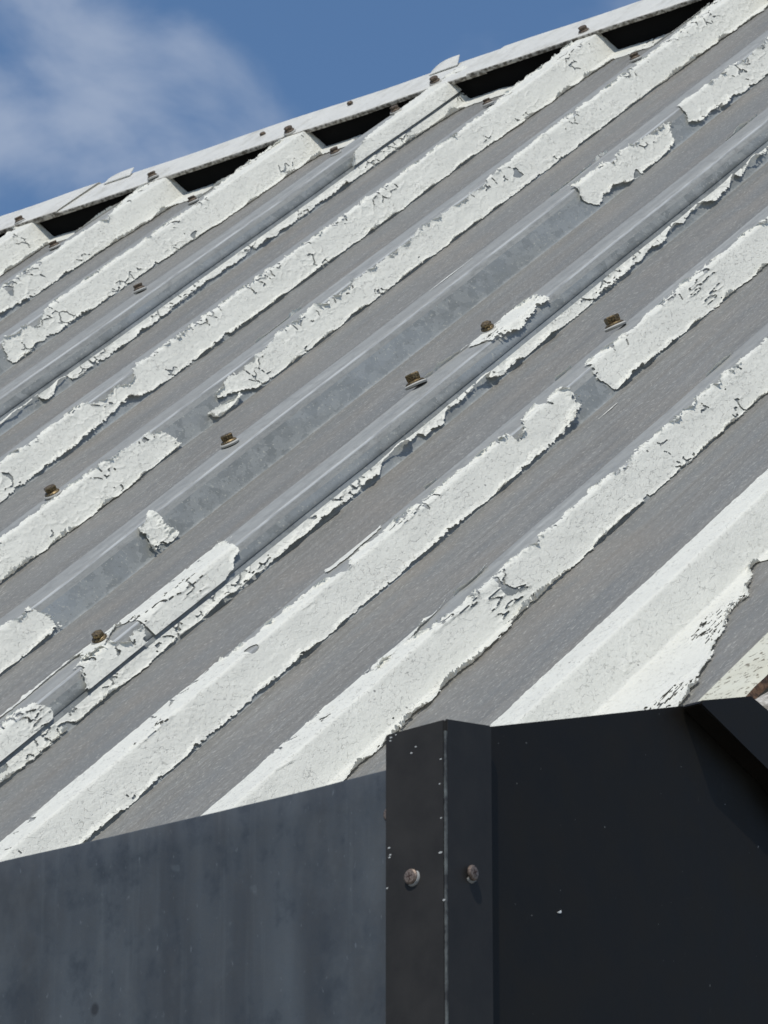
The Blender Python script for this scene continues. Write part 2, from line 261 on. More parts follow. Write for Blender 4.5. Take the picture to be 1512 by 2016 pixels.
(1,'v',[(-0.4969,-0.03),(-0.4625,-0.03),(-0.4143,-0.03)],[(-0.5119,0.35),(-0.4819,0.45),(-0.4253,0.25)]),
(1,'s',[(-0.1182,0.75),(-0.1054,0.8),(-0.0855,0.85),(-0.0741,0.95),(-0.052,1.0),(-0.0328,1.0),(0.0089,0.98),(0.0504,0.9),(0.1053,0.95),(0.1638,0.95),(0.2131,1.0),(0.303,1.0)],[(-0.1277,0.95),(-0.1297,1.3),(-0.1222,1.6),(-0.1234,1.95),(-0.1001,1.97),(-0.0801,1.95),(-0.0408,1.97),(-0.0052,2.0),(0.0491,2.03),(0.1054,2.05),(0.1525,2.1),(0.2413,2.1)]),
(1,'v',[(-0.128,-0.1),(-0.1138,-0.12),(-0.0989,-0.1)],[(-0.1309,0.05),(-0.1201,0.12),(-0.1017,0.05)]),
(1,'v',[(-0.3439,-0.1),(-0.3341,-0.12),(-0.3245,-0.1)],[(-0.3465,0.05),(-0.339,0.1),(-0.3271,0.05)]),
(1,'c',[(-0.1895,2.47),(-0.1641,2.46),(-0.1461,2.48)],[(-0.1918,2.5),(-0.1703,2.54),(-0.1477,2.5)]),
(2,'s',[(-1.0848,0),(-0.9916,0),(-0.9271,0),(-0.847,0),(-0.7849,0),(-0.7426,0.0),(-0.7431,0.5),(-0.7204,0.8),(-0.6863,0.95),(-0.656,1.0),(-0.6184,1.0),(-0.56,1.0),(-0.5176,1.0),(-0.4704,0.95),(-0.4532,1.08),(-0.4132,0.95),(-0.3789,1.0),(-0.329,1.02),(-0.2759,1.0),(-0.1939,1.0),(-0.1129,1.0)],[(-1.1938,2.45),(-1.1039,2.45),(-1.0416,2.45),(-0.9623,2.42),(-0.8975,2.35),(-0.86,2.4),(-0.8392,2.4),(-0.8006,2.35),(-0.7569,2.3),(-0.7249,2.3),(-0.6843,2.25),(-0.6157,2.1),(-0.5723,2.08),(-0.5258,2.05),(-0.5002,2.02),(-0.4654,2.0),(-0.4307,2.02),(-0.3828,2.05),(-0.3314,2.05),(-0.2545,2.1),(-0.1746,2.1)]),
(2,'v',[(-0.7602,-0.03),(-0.721,-0.03),(-0.6589,-0.03)],[(-0.7821,0.5),(-0.7387,0.4),(-0.6626,0.08)]),
(2,'v',[(-0.6497,-0.1),(-0.625,-0.12),(-0.5986,-0.1)],[(-0.6524,0.05),(-0.6345,0.2),(-0.6045,0.12)]),
(2,'v',[(-0.2484,-0.1),(-0.2199,-0.12),(-0.2039,-0.1)],[(-0.2514,0.05),(-0.2282,0.15),(-0.2096,0.1)]),
(3,'s',[(-1.1307,0),(-1.0022,0),(-0.865,0),(-0.7559,0),(-0.703,0),(-0.6745,0),(-0.6566,0),(-0.6393,0),(-0.6211,0),(-0.6052,0),(-0.5916,0),(-0.5786,0),(-0.5738,0),(-0.5648,0),(-0.5567,0),(-0.5361,0),(-0.4776,0),(-0.3914,0)],[(-1.3637,4.1),(-1.2454,4.1),(-1.1192,4.1),(-1.0148,4.05),(-0.9621,4.0),(-0.9278,3.9),(-0.8951,3.7),(-0.8628,3.5),(-0.8132,3.1),(-0.7735,2.8),(-0.7564,2.75),(-0.7483,2.8),(-0.6981,2.25),(-0.6771,2.1),(-0.7024,2.5),(-0.6827,2.5),(-0.618,2.4),(-0.5263,2.3)]),
]

MAT_PAN = mat_metal('weathered_zinc_pan', 'pan'); MAT_WEB = mat_metal('galvanised_web', 'web'); MAT_CREST = mat_metal('galvanised_crest', 'crest')
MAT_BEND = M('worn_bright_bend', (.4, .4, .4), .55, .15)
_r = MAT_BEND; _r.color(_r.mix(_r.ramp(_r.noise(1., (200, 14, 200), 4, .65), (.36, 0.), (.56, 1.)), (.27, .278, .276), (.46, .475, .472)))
MAT_PAINT = mat_paint('chalky_white_paint', (.785, .780, .710)); MAT_CAP = mat_paint('cap_white_paint', (.72, .715, .67), .6, .25)

# ------------------------------------------------------------------ the roof: local X along the ridge, Y up the slope, Z out of the sheet
AX = Vector((0.79796146, -0.60270847, 0)); AY = Vector((0.45710482, 0.60518816, 0.65176873)); AZ = AX.cross(AY).normalized()
ROOF_O = EYE + Vector((0.023600, 4.041699, 1.742100))
RM = Matrix(((AX.x, AY.x, AZ.x, ROOF_O.x), (AX.y, AY.y, AZ.y, ROOF_O.y), (AX.z, AY.z, AZ.z, ROOF_O.z), (0, 0, 0, 1)))
roof = empty('metal_roof', None, RM)
tag(roof, 'grey corrugated metal roof with white paint peeling off its ribs', 'roof', kind='thing')

P = .1915; X0 = .0145; CW = .025; WR = .014; RH = .0245; WL = math.hypot(WR, RH)
OFF = {2: .004, 3: .009, 4: -.003}
SEAM = CW + .58*WL
PANW = P - CW - 2*WR
S_END = CW + WL + PANW*.86

# cross-section by arclength s: crest left edge = 0, then crest, web, pan; negative s runs down the far web
_s = np.arange(-WL-.03, CW+WL+PANW+.02, .0004)
def _raw(s):
    x = np.where(s < 0, s*WR/WL, np.where(s < CW, s, np.where(s < CW+WL, CW+(s-CW)*WR/WL, CW+WR+s-CW-WL)))
    z = np.where(s < 0, s*RH/WL, np.where(s < CW, 0, np.where(s < CW+WL, -(s-CW)*RH/WL, -RH)))
    far = s < -WL
    x = np.where(far, -WR+(s+WL), x); z = np.where(far, -RH, z)
    return x, z
_x, _z = _raw(_s)
_k = np.ones(7)/7
def _sm(a):
    b = np.convolve(np.pad(a, 12, mode='reflect', reflect_type='odd'), _k, mode='same')
    b = np.convolve(b, _k, mode='same'); return b[12:-12]
_x = _sm(_x); _z = _sm(_z)
_tx = np.gradient(_x); _tz = np.gradient(_z); _l = np.hypot(_tx, _tz); _nx = -_tz/_l; _nz = _tx/_l
def prof(s): return np.interp(s, _s, _x), np.interp(s, _s, _z), np.interp(s, _s, _nx), np.interp(s, _s, _nz)
def t2s(t):
    t = np.asarray(t, float)
    return np.where(t < 0, t*WL, np.where(t <= 1, t*CW, np.where(t <= 2, CW+(t-1)*WL, CW+WL+(t-2)*.04)))
def xrib(i): return X0+i*P+OFF.get(i, 0.)

def dent(X, Y):
    """slight unevenness of the sheets, shared by the metal and the paint on it"""
    return .0008*fb(Y*4+X*.3, X*.2, 12, 2), .0009*fb(X*9, Y*3.5, 3, 2)+.0004*fb(X*40, Y*9, 8, 2)
S_LIP = .0018
def panel(i0, s0, i1, s1, up_last, name, ymin, ymax, label):
    """sheet from rib i0 at arclength s0 to rib i1 at arclength s1; the last rib rides on the next sheet"""
    cols = []; zone = []
    svals = np.unique(np.concatenate([np.arange(-WL, 0, .0035), np.arange(-.003, .0031, .001), np.arange(.003, CW-.003, .0045), np.arange(CW-.003, CW+.0031, .001),
                      np.arange(CW+.003, CW+WL-.003, .004), np.arange(CW+WL-.003, CW+WL+.0031, .001), np.arange(CW+WL+.004, CW+WL+PANW-.001, .012)]).round(5))
    for i in range(i0, i1+1):
        for s in svals:
            if (i == i0 and s < s0) or (i == i1 and s > s1): continue
            x, z, a, b = prof(s); x = float(x)+xrib(i); z = float(z)
            if s > CW+WL and i < i1: x += (OFF.get(i+1, 0)-OFF.get(i, 0))*(s-CW-WL)/PANW
            if up_last and i == i1: z += S_LIP*min(1, (s+WL)/(WL*.7))
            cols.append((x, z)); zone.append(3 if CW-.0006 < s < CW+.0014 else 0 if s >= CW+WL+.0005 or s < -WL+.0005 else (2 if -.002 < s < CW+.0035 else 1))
    if up_last and i1 < 9:                                   # returned edge gives the sheet its thickness
        x, z = cols[-1]; cols.append((x-.0006, z-.0009)); zone.append(1); cols.append((x-.004, z+.003)); zone.append(1)
    c = np.array(cols); ys = np.arange(ymin, ymax+.001, .02)
    X = np.repeat(c[None, :, 0], len(ys), 0); Z = np.repeat(c[None, :, 1], len(ys), 0); Y = np.repeat(ys[:, None], len(c), 1)
    dx, dz = dent(X, Y); X = X+dx; Z = Z+dz
    V = np.stack([X, Y, Z], -1).reshape(-1, 3); n = len(c); m = len(ys)
    a = (np.arange(m-1)[:, None]*n+np.arange(n-1)[None]).ravel()
    F = np.stack([a, a+1, a+1+n, a+n], -1)
    fm = np.tile(np.array(zone)[:-1], m-1)
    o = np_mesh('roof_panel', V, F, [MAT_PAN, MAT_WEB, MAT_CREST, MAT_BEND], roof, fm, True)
    return o
YLO, YHI = -1.10, 1.425
panels = {}
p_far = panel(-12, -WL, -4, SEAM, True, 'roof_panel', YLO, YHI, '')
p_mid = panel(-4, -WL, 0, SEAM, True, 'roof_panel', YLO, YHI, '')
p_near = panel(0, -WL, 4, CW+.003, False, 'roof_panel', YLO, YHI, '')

# ------------------------------------------------------------------ the paint film, patch by patch, as curled sheets lying on the ribs
STY = dict(f=dict(n1=.0026, n2=.0026, au=.0036, al=.0038, lu=.0015, ll=.0050, plate=.00070, crk=.34, base=.0005, pit=.07),
           e=dict(n1=.0026, n2=.0024, au=.0000, al=.0050, lu=.003, ll=.0070, plate=.0008, crk=.28, base=.0005, pit=.12),
           s=dict(n1=.0026, n2=.0024, au=.0036, al=.0038, lu=.0015, ll=.0050, plate=.00035, crk=.22, base=.0004, pit=.05),
           k=dict(n1=.0020, n2=.0022, au=.0034, al=.0046, lu=.0018, ll=.0060, plate=.0008, crk=.20, base=.0006, pit=.2),
           v=dict(n1=.0012, n2=.0014, au=.0018, al=.0024, lu=.0016, ll=.0035, plate=.0003, crk=.0, base=.0004, pit=0.),
           c=dict(n1=.0002, n2=.0002, au=.0000, al=.0000, lu=.0020, ll=.0020, plate=.0000, crk=.0, base=.0003, pit=0.))
DY, DS = .0010, .00055
def patch(idx, i, st, U, Lw):
    q = STY[st]; sd = idx*131+7
    U = np.array(U); Lw = np.array(Lw)
    su, sl_ = t2s(U[:, 1]), t2s(Lw[:, 1])
    if st == 'f': su = np.where(su > .003, su-.0045, su); sl_ = sl_+.0008
    if st in 'sk': su = np.where(su > .012, su-.0022, su)
    ya, yb = min(U[0, 0], Lw[0, 0])-.004, max(U[-1, 0], Lw[-1, 0])+.004
    ya = max(ya, YLO+.01); yb = min(yb, YHI-.002)
    smin, smax = su.min()-.004, sl_.max()+.004
    Y, Sg = np.meshgrid(np.arange(ya, yb, DY), np.arange(smin, smax, DS), indexing='ij')
    qu = np.interp(Y, U[:, 0], su); ql = np.interp(Y, Lw[:, 0], sl_)
    w = np.clip((Sg-qu)/np.maximum(ql-qu, .001), 0, 1)
    yA = U[0, 0]+(Lw[0, 0]-U[0, 0])*w; yB = U[-1, 0]+(Lw[-1, 0]-U[-1, 0])*w
    nz = q['n1']*fb(Y*60, Sg*80, sd, 3)+q['n2']*(.5-1.15*np.abs(fb(Y*150, Sg*200, sd+3, 3)))*1.1+.45*q['n2']*fb(Y*520, Sg*600, sd+4, 2)
    wide = np.clip((ql-qu)/.012, .25, 1)
    nz = nz*wide
    clean = (st in 'se') & (qu < .0025)                      # unbroken over the far rib edge
    nu = np.where(clean, -.002, nz)
    if st == 'e' or (st == 's' and Lw[:, 1].max() < 1.56):   # edges that end at the sheet lap are cut straight
        if st == 'e' and U[:, 1].min() > 1.6: nu = np.full_like(nz, 0.)
    nl = nz.copy()
    if Lw[:, 1].max() < 1.56 and st in 'se': nl = np.where(ql > SEAM-.0035, 0, nl)
    vu = Sg-qu+nu; vl = ql-Sg+nl*1.0+np.where(nl != 0, .0016*np.maximum(0, fb(Y*420, Sg*90, sd+6, 2))*wide*2.0-.0009, 0)
    ve = np.minimum(Y-yA, yB-Y)*.8+nz*2.0
    v = np.minimum(np.minimum(vu, vl), ve)
    # mud-crack plates
    k = 85. if st in 'fek' else 60.
    wx = Y*k*.8+.35*fb(Y*120, Sg*120, sd+21, 2); wy = Sg*k+.35*fb(Y*120, Sg*120, sd+22, 2)
    f1, f2, cid = worley(wx, wy, sd+30); edge = f2-f1
    reg = vn(Y*28, Sg*40, sd+40)
    nearup = np.clip(1-vu/.016, 0, 1)
    act = reg+.35*nearup
    cracked = (edge < .055) & (act > 1.02-q['crk']*.62) & (vn(Y*170, Sg*200, sd+46) > .42)
    slit = np.abs(fb(Y*34, Sg*240, sd+70, 2)+.16*fb(Y*110, Sg*380, sd+71, 2)); sreg = vn(Y*14+3, Sg*45, sd+72)+(.36*np.clip((Sg-.058)/.02, 0, 1)-.5*(Sg < CW+WL+.004) if i == 3 else 0)+(.17*np.clip(1-np.abs(Sg-CW)/.010, 0, 1) if i == 2 else 0)
    scut = (slit < .04) & (sreg > .83) if st == 's' else np.zeros(v.shape, bool)
    gone = (cid < q['pit']*.42) & (vn(Y*60, Sg*80, sd+44)+.25*nearup > .74)
    if i == 3: gone = gone & False; cracked = cracked & (Sg > CW+WL+.012)
    keep = (v > 0) & ~cracked & ~gone & ~scut
    # lift of the film
    mod = lambda f, sds: np.clip(.12+1.7*vn(Y*f, Sg*f*.3, sds)**2.2, 0, 1.7)
    # the upper edge rolls back on itself in places, so its tip turns over towards the light
    rl = q['au']*(.55+.9*vn(Y*95, Sg*20, sd+50)); rm = np.clip((vn(Y*75, Sg*25, sd+53)-.30)*2.6, 0, 1)*np.where(clean, 0., 1)
    arc = np.clip(rl-vu, 0, None)*(rm > .02); rad = q['lu']/np.maximum(rm, .12); ph = np.minimum(arc/rad, 2.9)
    cu = rad*(1-np.cos(ph)); back = arc-rad*np.sin(ph)
    cl = np.clip(1-vl/q['ll'], 0, 1)**1.4*q['al']*mod(48, sd+51)
    if Lw[:, 1].max() < 1.56 and st in 'se': cl = np.where(ql > SEAM-.0035, 0, cl)
    ce = np.clip(1-ve/.008, 0, 1)**1.5*q['al']*(.25 if st in 'vc' else .7)*mod(60, sd+52)
    plate = q['plate']*(np.clip(1-edge/.45, 0, 1)**2*(.3+1.4*cid)*np.clip(act*2.2-.9, 0, 1.2)+.28*fb(Y*90, Sg*120, sd+60, 2)+.22*fb(Y*300, Sg*380, sd+61, 2))
    lift = q['base']+np.maximum(cu, 0)+cl+ce+np.maximum(plate, -.0003)+.0006*vn(Y*30, Sg*45, sd+62)
    if st == 's': lift = lift+.0016*np.exp(-slit/.10)*np.clip((sreg-.74)/.12, 0, 1)
    pull = back-.25*cl
    if idx in UPPER: lift = lift+S_LIP*np.clip((Sg+WL)/(WL*.7), 0, 1)
    px, pz, nx, nzv = prof(Sg+pull)
    VX = xrib(i)+px+nx*lift; VZ = pz+nzv*lift; VY = Y-.35*ce*np.sign(Y-(yA+yB)/2)
    ddx, ddz = dent(xrib(i)+px, VY); VX = VX+ddx; VZ = VZ+ddz
    V = np.stack([VX, VY, VZ], -1)
    kq = keep[:-1, :-1] & keep[1:, :-1] & keep[1:, 1:] & keep[:-1, 1:]
    n0, n1_ = keep.shape; a = (np.arange(n0-1)[:, None]*n1_+np.arange(n1_-1)[None])[kq]
    if len(a) < 4: return 0
    F = np.stack([a, a+1, a+1+n1_, a+n1_], -1)
    used = np.unique(F); remap = np.zeros(n0*n1_, np.int32); remap[used] = np.arange(len(used))
    par = p_far if (i < -4 or (i == -4 and Lw[:, 1].max() < 1.6)) else (p_mid if (i < 0 or (i == 0 and Lw[:, 1].max() < 1.6)) else p_near)
    o = np_mesh('paint_patch', V.reshape(-1, 3)[used], remap[F], [MAT_PAINT], par, None, True)
    return len(F)
UPPER = {k for k, p in enumerate(PATCHES) if p[0] in (-4, 0) and max(t for _, t in p[3]) < 1.6}
NQ = sum(patch(k, *p) for k, p in enumerate(PATCHES))
print('paint quads', NQ)

# ------------------------------------------------------------------ screws through the crests
MAT_RUST = M('rusty_brass_screw', (.16, .11, .05), .45, .6); 
_r = MAT_RUST; _r.color(_r.mix(_r.ramp(_r.noise(700., detail=3), (.35, 0.), (.65, 1.)), (.045, .032, .020), (.24, .175, .085))); _r.bump(_r.noise(900.), .0006, .5)
MAT_DARKRUST = M('dark_rusty_screw', (.09, .06, .04), .6, .3)
_r = MAT_DARKRUST; _r.color(_r.mix(_r.ramp(_r.noise(600., detail=3), (.35, 0.), (.65, 1.)), (.035, .027, .022), (.16, .115, .075)))
MAT_WASH = M('grey_washer', (.42, .41, .38), .7)
def screw(X, Y, Z, rot, mat, k=1.0, tilt=0.0, parent=None):
    bm = bmesh.new()
    lathe(bm, [(.0071*k, 0.0016), (.0074*k, .0026), (.0062*k, .0036), (.0052*k, .0040)], 20)
    lathe(bm, [(.0053*k, .0038), (.0058*k, .0050), (.0060*k, .0080*k), (.0053*k, .0089*k)], 6, 0, rot)
    h = bm_obj('roof_screw', bm, mat, parent or roof, False, Matrix.Translation((X, Y, Z)) @ Matrix.Rotation(tilt, 4, 'X') @ Matrix.Rotation(tilt*.7, 4, 'Y'))
    bm = bmesh.new(); lathe(bm, [(.0082*k, -.0006), (.0088*k, .0008), (.0080*k, .0018), (.004*k, .0021)], 20)
    bm_obj('washer', bm, MAT_WASH, h)
    return h
SCREWS = [(-2, .46, -.0209), (-1, .33, -.0259), (0, .06, -.0217), (1, -.10, -.0186), (-4, .17, .7387), (0, .42, -.5318), (0, .25, .0974), (-6, .30, 1.1495), (-5, .25, 1.1481),
          (-4, .2, 1.1458), (-4, .3, 1.2774), (-3, .2, 1.1486), (-2, .2, 1.1274), (-1, .3, 1.1350), (2, .35, -.0190), (3, .4, -.0200), (-7, .3, 1.1500)]
for n, (i, fr, y) in enumerate(SCREWS):
    up = S_LIP if i in (-4, 0) else 0
    screw(xrib(i)+fr*CW, y, .0012+up, random.uniform(0, 1.0), MAT_RUST.m if y < .3 else MAT_DARKRUST.m, (1.10 if (i, n) in ((0, 2), (1, 3)) else .94 if n < 2 else .78)*random.uniform(.95, 1.05), random.uniform(-.22, .22))
# ------------------------------------------------------------------ back slope behind the ridge
bs = np.array([(x, z) for i in range(-12, 5) for x, z in ((xrib(i)-WR, -RH), (xrib(i), 0), (xrib(i)+CW, 0), (xrib(i)+CW+WR, -RH))])
AP = Vector((0, 1.47, -.004)); BD = Vector((0, math.cos(R_(81.4)), -math.sin(R_(81.4)))); BN = Vector((0, math.sin(R_(81.4)), math.cos(R_(81.4))))
V = []
for dd in (.045, .6, 1.4):
    for x, z in bs: V.append(Vector((x, 0, 0))+AP+BD*dd+BN*(z-.002))
nb = len(bs); F = [(r*nb+k, r*nb+k+1, (r+1)*nb+k+1, (r+1)*nb+k) for r in range(2) for k in range(nb-1)]
np_mesh('roof_panel', [tuple(v) for v in V], F, [MAT_PAN], roof)

# ------------------------------------------------------------------ ridge cap
_cm = MAT_CAP.node_tree
_bc = _cm.nodes['Principled BSDF'].inputs['Base Color']; _src = _bc.links[0].from_socket
_tc = [n for n in _cm.nodes if n.type == 'TEX_COORD'][0]
_cmp = _cm.nodes.new('ShaderNodeMapping'); _cmp.inputs['Scale'].default_value = (45, 16, 45); _cm.links.new(_tc.outputs['Object'], _cmp.inputs['Vector'])
_cnz = _cm.nodes.new('ShaderNodeTexNoise'); _cnz.inputs['Scale'].default_value = 1; _cnz.inputs['Detail'].default_value = 6; _cnz.inputs['Roughness'].default_value = .7; _cm.links.new(_cmp.outputs[0], _cnz.inputs['Vector'])
_crp = _cm.nodes.new('ShaderNodeValToRGB'); _crp.color_ramp.elements[0].position = .50; _crp.color_ramp.elements[0].color = (0, 0, 0, 1); _crp.color_ramp.elements[1].position = .72; _crp.color_ramp.elements[1].color = (.75, .75, .75, 1)
_cm.links.new(_cnz.outputs['Fac'], _crp.inputs[0])
_cmx = _cm.nodes.new('ShaderNodeMix'); _cmx.data_type = 'RGBA'; _cm.links.new(_crp.outputs[0], _cmx.inputs[0]); _cm.links.new(_src, _cmx.inputs[6]); _cmx.inputs[7].default_value = (.42, .405, .35, 1); _cm.links.new(_cmx.outputs[2], _bc)
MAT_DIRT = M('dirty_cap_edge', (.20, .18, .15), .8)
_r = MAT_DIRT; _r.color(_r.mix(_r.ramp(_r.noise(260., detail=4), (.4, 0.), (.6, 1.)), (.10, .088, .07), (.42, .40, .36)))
cap = empty('ridge_cap', None, RM)
tag(cap, 'white painted metal ridge cap screwed along the top of the roof', 'ridge cap')
YC = 1.3625; CAPW = .098; FOLD = YC+CAPW
def cap_section(x0, x1, zo, seed, endlift):
    xs = np.arange(x0, x1+.001, .012); path = []
    rows = [('lip', 0, -.0042), ('lip', .0002, 0)]
    pr = [(YC+.0012, -.0034), (YC, -.0008), (YC+.0004, .0010), (YC+.004, .0016)] + [(YC+d, .0016) for d in np.arange(.014, CAPW-.004, .012)] + [(FOLD-.004, .0016), (FOLD, .0004), (FOLD+.0024, -.004)]
    pr += [(FOLD+.0024+.12*k*math.cos(R_(81.4)), -.004-.12*k*math.sin(R_(81.4))) for k in (.25, .6, 1.)]
    V = np.zeros((len(pr), len(xs), 3))
    for r, (y, z) in enumerate(pr):
        fr = min(1, max(0, (y-YC)/CAPW))
        wav = .0016*fb(xs*7, xs*0+seed, seed, 2)*(.4+.6*fr)
        ph = ((xs-X0-CW/2)/P) % 1.0; sag = -.0006*np.sin(np.pi*ph)**2*(1-fr)**2    # the edge droops a little between the ribs
        jag = .0009*fb(xs*60, xs*0+3, seed+4, 3)*(1 if r < 4 else 0)
        lift = endlift*np.clip((xs-(x1-.05))/.05, 0, 1)**2*np.clip((fr-.45)/.55, 0, 1)**1.2
        V[r, :, 0] = xs; V[r, :, 1] = y+jag; V[r, :, 2] = z+zo+wav+sag+lift
    n = len(xs); a = (np.arange(len(pr)-1)[:, None]*n+np.arange(n-1)[None]).ravel()
    fm = np.repeat(np.array([1, 1] + [0]*(len(pr)-3)), n-1)
    o = np_mesh('cap_section', V.reshape(-1, 3), np.stack([a, a+1, a+1+n, a+n], -1), [MAT_CAP, MAT_DIRT.m], cap, fm, True)
    return o
cap_section(-2.20, -1.265, .0030, 3, 0)
cap_section(-1.30, -.665, .0012, 5, 0)
cap_section(-.70, .80, .0030, 9, 0)
def raised_lip(x0, x1, h, w):
    """the end of a cap length that has sprung up off the fold"""
    xs = np.linspace(x0, x1, 9); ws = np.linspace(0, w, 7); V = []; 
    for layer in (0, 1):
        for a in ws:
            for x in xs:
                u = (x-x0)/(x1-x0); V.append((x-.35*a, FOLD-w+a+.004, .0042+h*(1-(1-u)**3)*(.15+.85*a/w)-.0011*layer))
    n = 9; m = 7; F = []
    for la in (0, 1):
        for r in range(m-1):
            for k in range(n-1):
                b = la*n*m+r*n+k; F.append((b, b+1, b+1+n, b+n) if la == 0 else (b, b+n, b+n+1, b+1))
    for k in range(n-1): F.append((k, k+n*m, k+1+n*m, k+1)); b = (m-1)*n+k; F.append((b, b+1, b+1+n*m, b+n*m))
    for r in range(m-1): b = r*n+n-1; F.append((b, b+n*m, b+n+n*m, b+n))
    return np_mesh('raised_lip', V, F, [MAT_CAP], cap, None, False)
raised_lip(-.790, -.752, .0062, .028)
raised_lip(-1.245, -1.207, .0030, .026)
CAPS = [(-8, 1.362), (-7, 1.3640), (-6, 1.3640), (-5, 1.3620), (-4, 1.3690), (-3, 1.3720), (-2, 1.371), (-1, 1.370), (0, 1.371)]
for i, y in CAPS:
    h = screw(xrib(i)+CW*.18, y+.006, .0036, random.uniform(0, 1), MAT_DARKRUST.m, .80, random.uniform(-.2, .2), cap); h.name = 'cap_screw'
for x, y in ((-1.004, 1.415), (-.89, 1.425), (-1.42, 1.42)):
    bm = bmesh.new(); lathe(bm, [(.0034, -.001), (.0034, .0014), (.002, .0026)], 10)
    bm_obj('rivet', bm, MAT_DARKRUST.m, cap, False, Matrix.Translation((x, y, .0040)))

MAT_GAP_SHADE = M('painted_gap_shade', (.006, .006, .006), 1., 0., .1)  # added strip: near-black colour stands for the shade in the cap's openings
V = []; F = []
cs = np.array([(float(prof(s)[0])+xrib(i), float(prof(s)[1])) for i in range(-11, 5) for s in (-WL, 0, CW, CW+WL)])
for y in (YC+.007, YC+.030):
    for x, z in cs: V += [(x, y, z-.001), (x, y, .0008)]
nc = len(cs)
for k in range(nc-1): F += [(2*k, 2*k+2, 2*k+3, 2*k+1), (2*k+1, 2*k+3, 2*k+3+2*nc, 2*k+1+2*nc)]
np_mesh('gap_shade_strip', V, F, [MAT_GAP_SHADE], cap)

# ------------------------------------------------------------------ verge strip and rough masonry at the near end of the roof
MAT_CREAM = M('cream_verge_paint', (.74, .72, .55), .5)
_r = MAT_CREAM
_sp = _r.math('MULTIPLY', _r.ramp(_r.noise(1., (330, 210, 330), 3, .6), (.57, 0.), (.63, 1.)), _r.ramp(_r.noise(40., detail=2), (.35, .3), (.55, 1.)))
_r.color(_r.mix(_sp, _r.mix(_r.ramp(_r.noise(30.), (.4, 0.), (.7, .6)), (.60, .59, .49), (.52, .50, .39)), (.12, .095, .055))); _r.bump(_r.noise(300.), .0005, .4)
MAT_RUSTEDGE = M('rusted_sheet_edge', (.13, .06, .03), .9)
_r = MAT_RUSTEDGE; _r.color(_r.mix(_r.ramp(_r.noise(250., detail=4), (.4, 0.), (.6, 1.)), (.045, .026, .018), (.15, .085, .05))); _r.bump(_r.noise(400.), .001, .6)
xa = xrib(4)
bm = bmesh.new()
ys = np.arange(-1.10, .2, .012); rows = []
for y in ys:
    j = .0012*float(fb(np.array([y*60]), np.array([1.]), 77, 3)[0])
    rows.append([bm.verts.new(c) for c in ((xa-.002, y, -.002), (xa-.0005, y, .0022), (xa+CW+.004, y, .0024), (xa+CW+.011+j, y, .0012), (xa+CW+.0125+j*1.5, y, -.004))])
for a, b in zip(rows, rows[1:]):
    for k in range(4):
        f = bm.faces.new((a[k], a[k+1], b[k+1], b[k])); f.material_index = 1 if k >= 2 and k > 2 else 0
bm_obj('verge_strip', bm, [MAT_CREAM.m, MAT_RUSTEDGE.m], p_near)

MAT_STONE = M('rough_stone', (.3, .27, .23), .95)
_r = MAT_STONE; _r.color(_r.mix(_r.ramp(_r.noise(120., detail=5), (.35, 0.), (.65, 1.)), (.10, .085, .065), (.42, .38, .31))); _r.bump(_r.noise(160., detail=5), .006, .9)
MAT_MORTAR = M('old_mortar', (.45, .43, .39), .95)
_r = MAT_MORTAR; _r.color(_r.mix(_r.ramp(_r.noise(200., detail=5), (.35, 0.), (.65, 1.)), (.22, .20, .17), (.60, .57, .52))); _r.bump(_r.noise(260., detail=5), .004, .9)
wall = empty('stone_wall', None, RM)
tag(wall, 'rough brown stone and mortar wall at the rusty end of the roof', 'wall', kind='thing')
def lump(name, c, sz, seed, mat, sub=2):
    bm = bmesh.new(); bmesh.ops.create_icosphere(bm, subdivisions=sub, radius=1)
    for v in bm.verts:
        p = v.co.copy(); q = Vector([math.copysign(abs(t)**.6, t) for t in p])
        k = 1+.28*float(fb(np.array([p.x*1.7+seed*3.1+p.z]), np.array([p.y*1.7-p.z*1.3]), seed, 3)[0])
        v.co = Vector((c[0]+q.x*k*sz[0], c[1]+q.y*k*sz[1], c[2]+q.z*k*sz[2]))
    return bm_obj(name, bm, mat, wall, False)
rng = random.Random(4)
bm = bmesh.new()
yy = np.arange(-1.09, -.3, .03); rows = []
for y in yy:
    rows.append([bm.verts.new((xa+CW+.0135+dx, y, -.005-.004*rng.random()-dz)) for dx, dz in ((0, .05), (.004, 0), (.03, -.002), (.07, 0), (.12, .004), (.125, .06))])
for a, b in zip(rows, rows[1:]):
    for k in range(5): bm.faces.new((a[k], a[k+1], b[k+1], b[k]))
bm_obj('mortar_bed', bm, MAT_MORTAR.m, wall)
for n in range(40):
    lump('stone', (xa+CW+.026+.03*(n % 4)+rng.uniform(-.006, .006), -1.07+.075*(n//4)+rng.uniform(-.01, .01), -.005+rng.uniform(-.004, .003)),
         (rng.uniform(.010, .018), rng.uniform(.018, .034), rng.uniform(.008, .015)), n, MAT_STONE.m if rng.random() < .7 else MAT_MORTAR.m)

# ------------------------------------------------------------------ dark sheet-metal box in front of the eave
DA = Vector((0.60270847, 0.79796146, 0)); DE = Vector((-0.79796146, 0.60270847, 0)); UP = Vector((0, 0, 1))
CORNER = EYE + Vector((0.0297, 2.54081961, 0.91881214))
def frame(ax, nrm): return Matrix(((ax.x, 0, nrm.x, CORNER.x), (ax.y, 0, nrm.y, CORNER.y), (0, 1, nrm.z, CORNER.z), (0, 0, 0, 1)))
FL = frame(-DE, -DA)       # left face: x to the right along the eave, y up, z towards the viewer
FR = frame(DA, -DE)        # right face: x runs back, y up, z out of the face

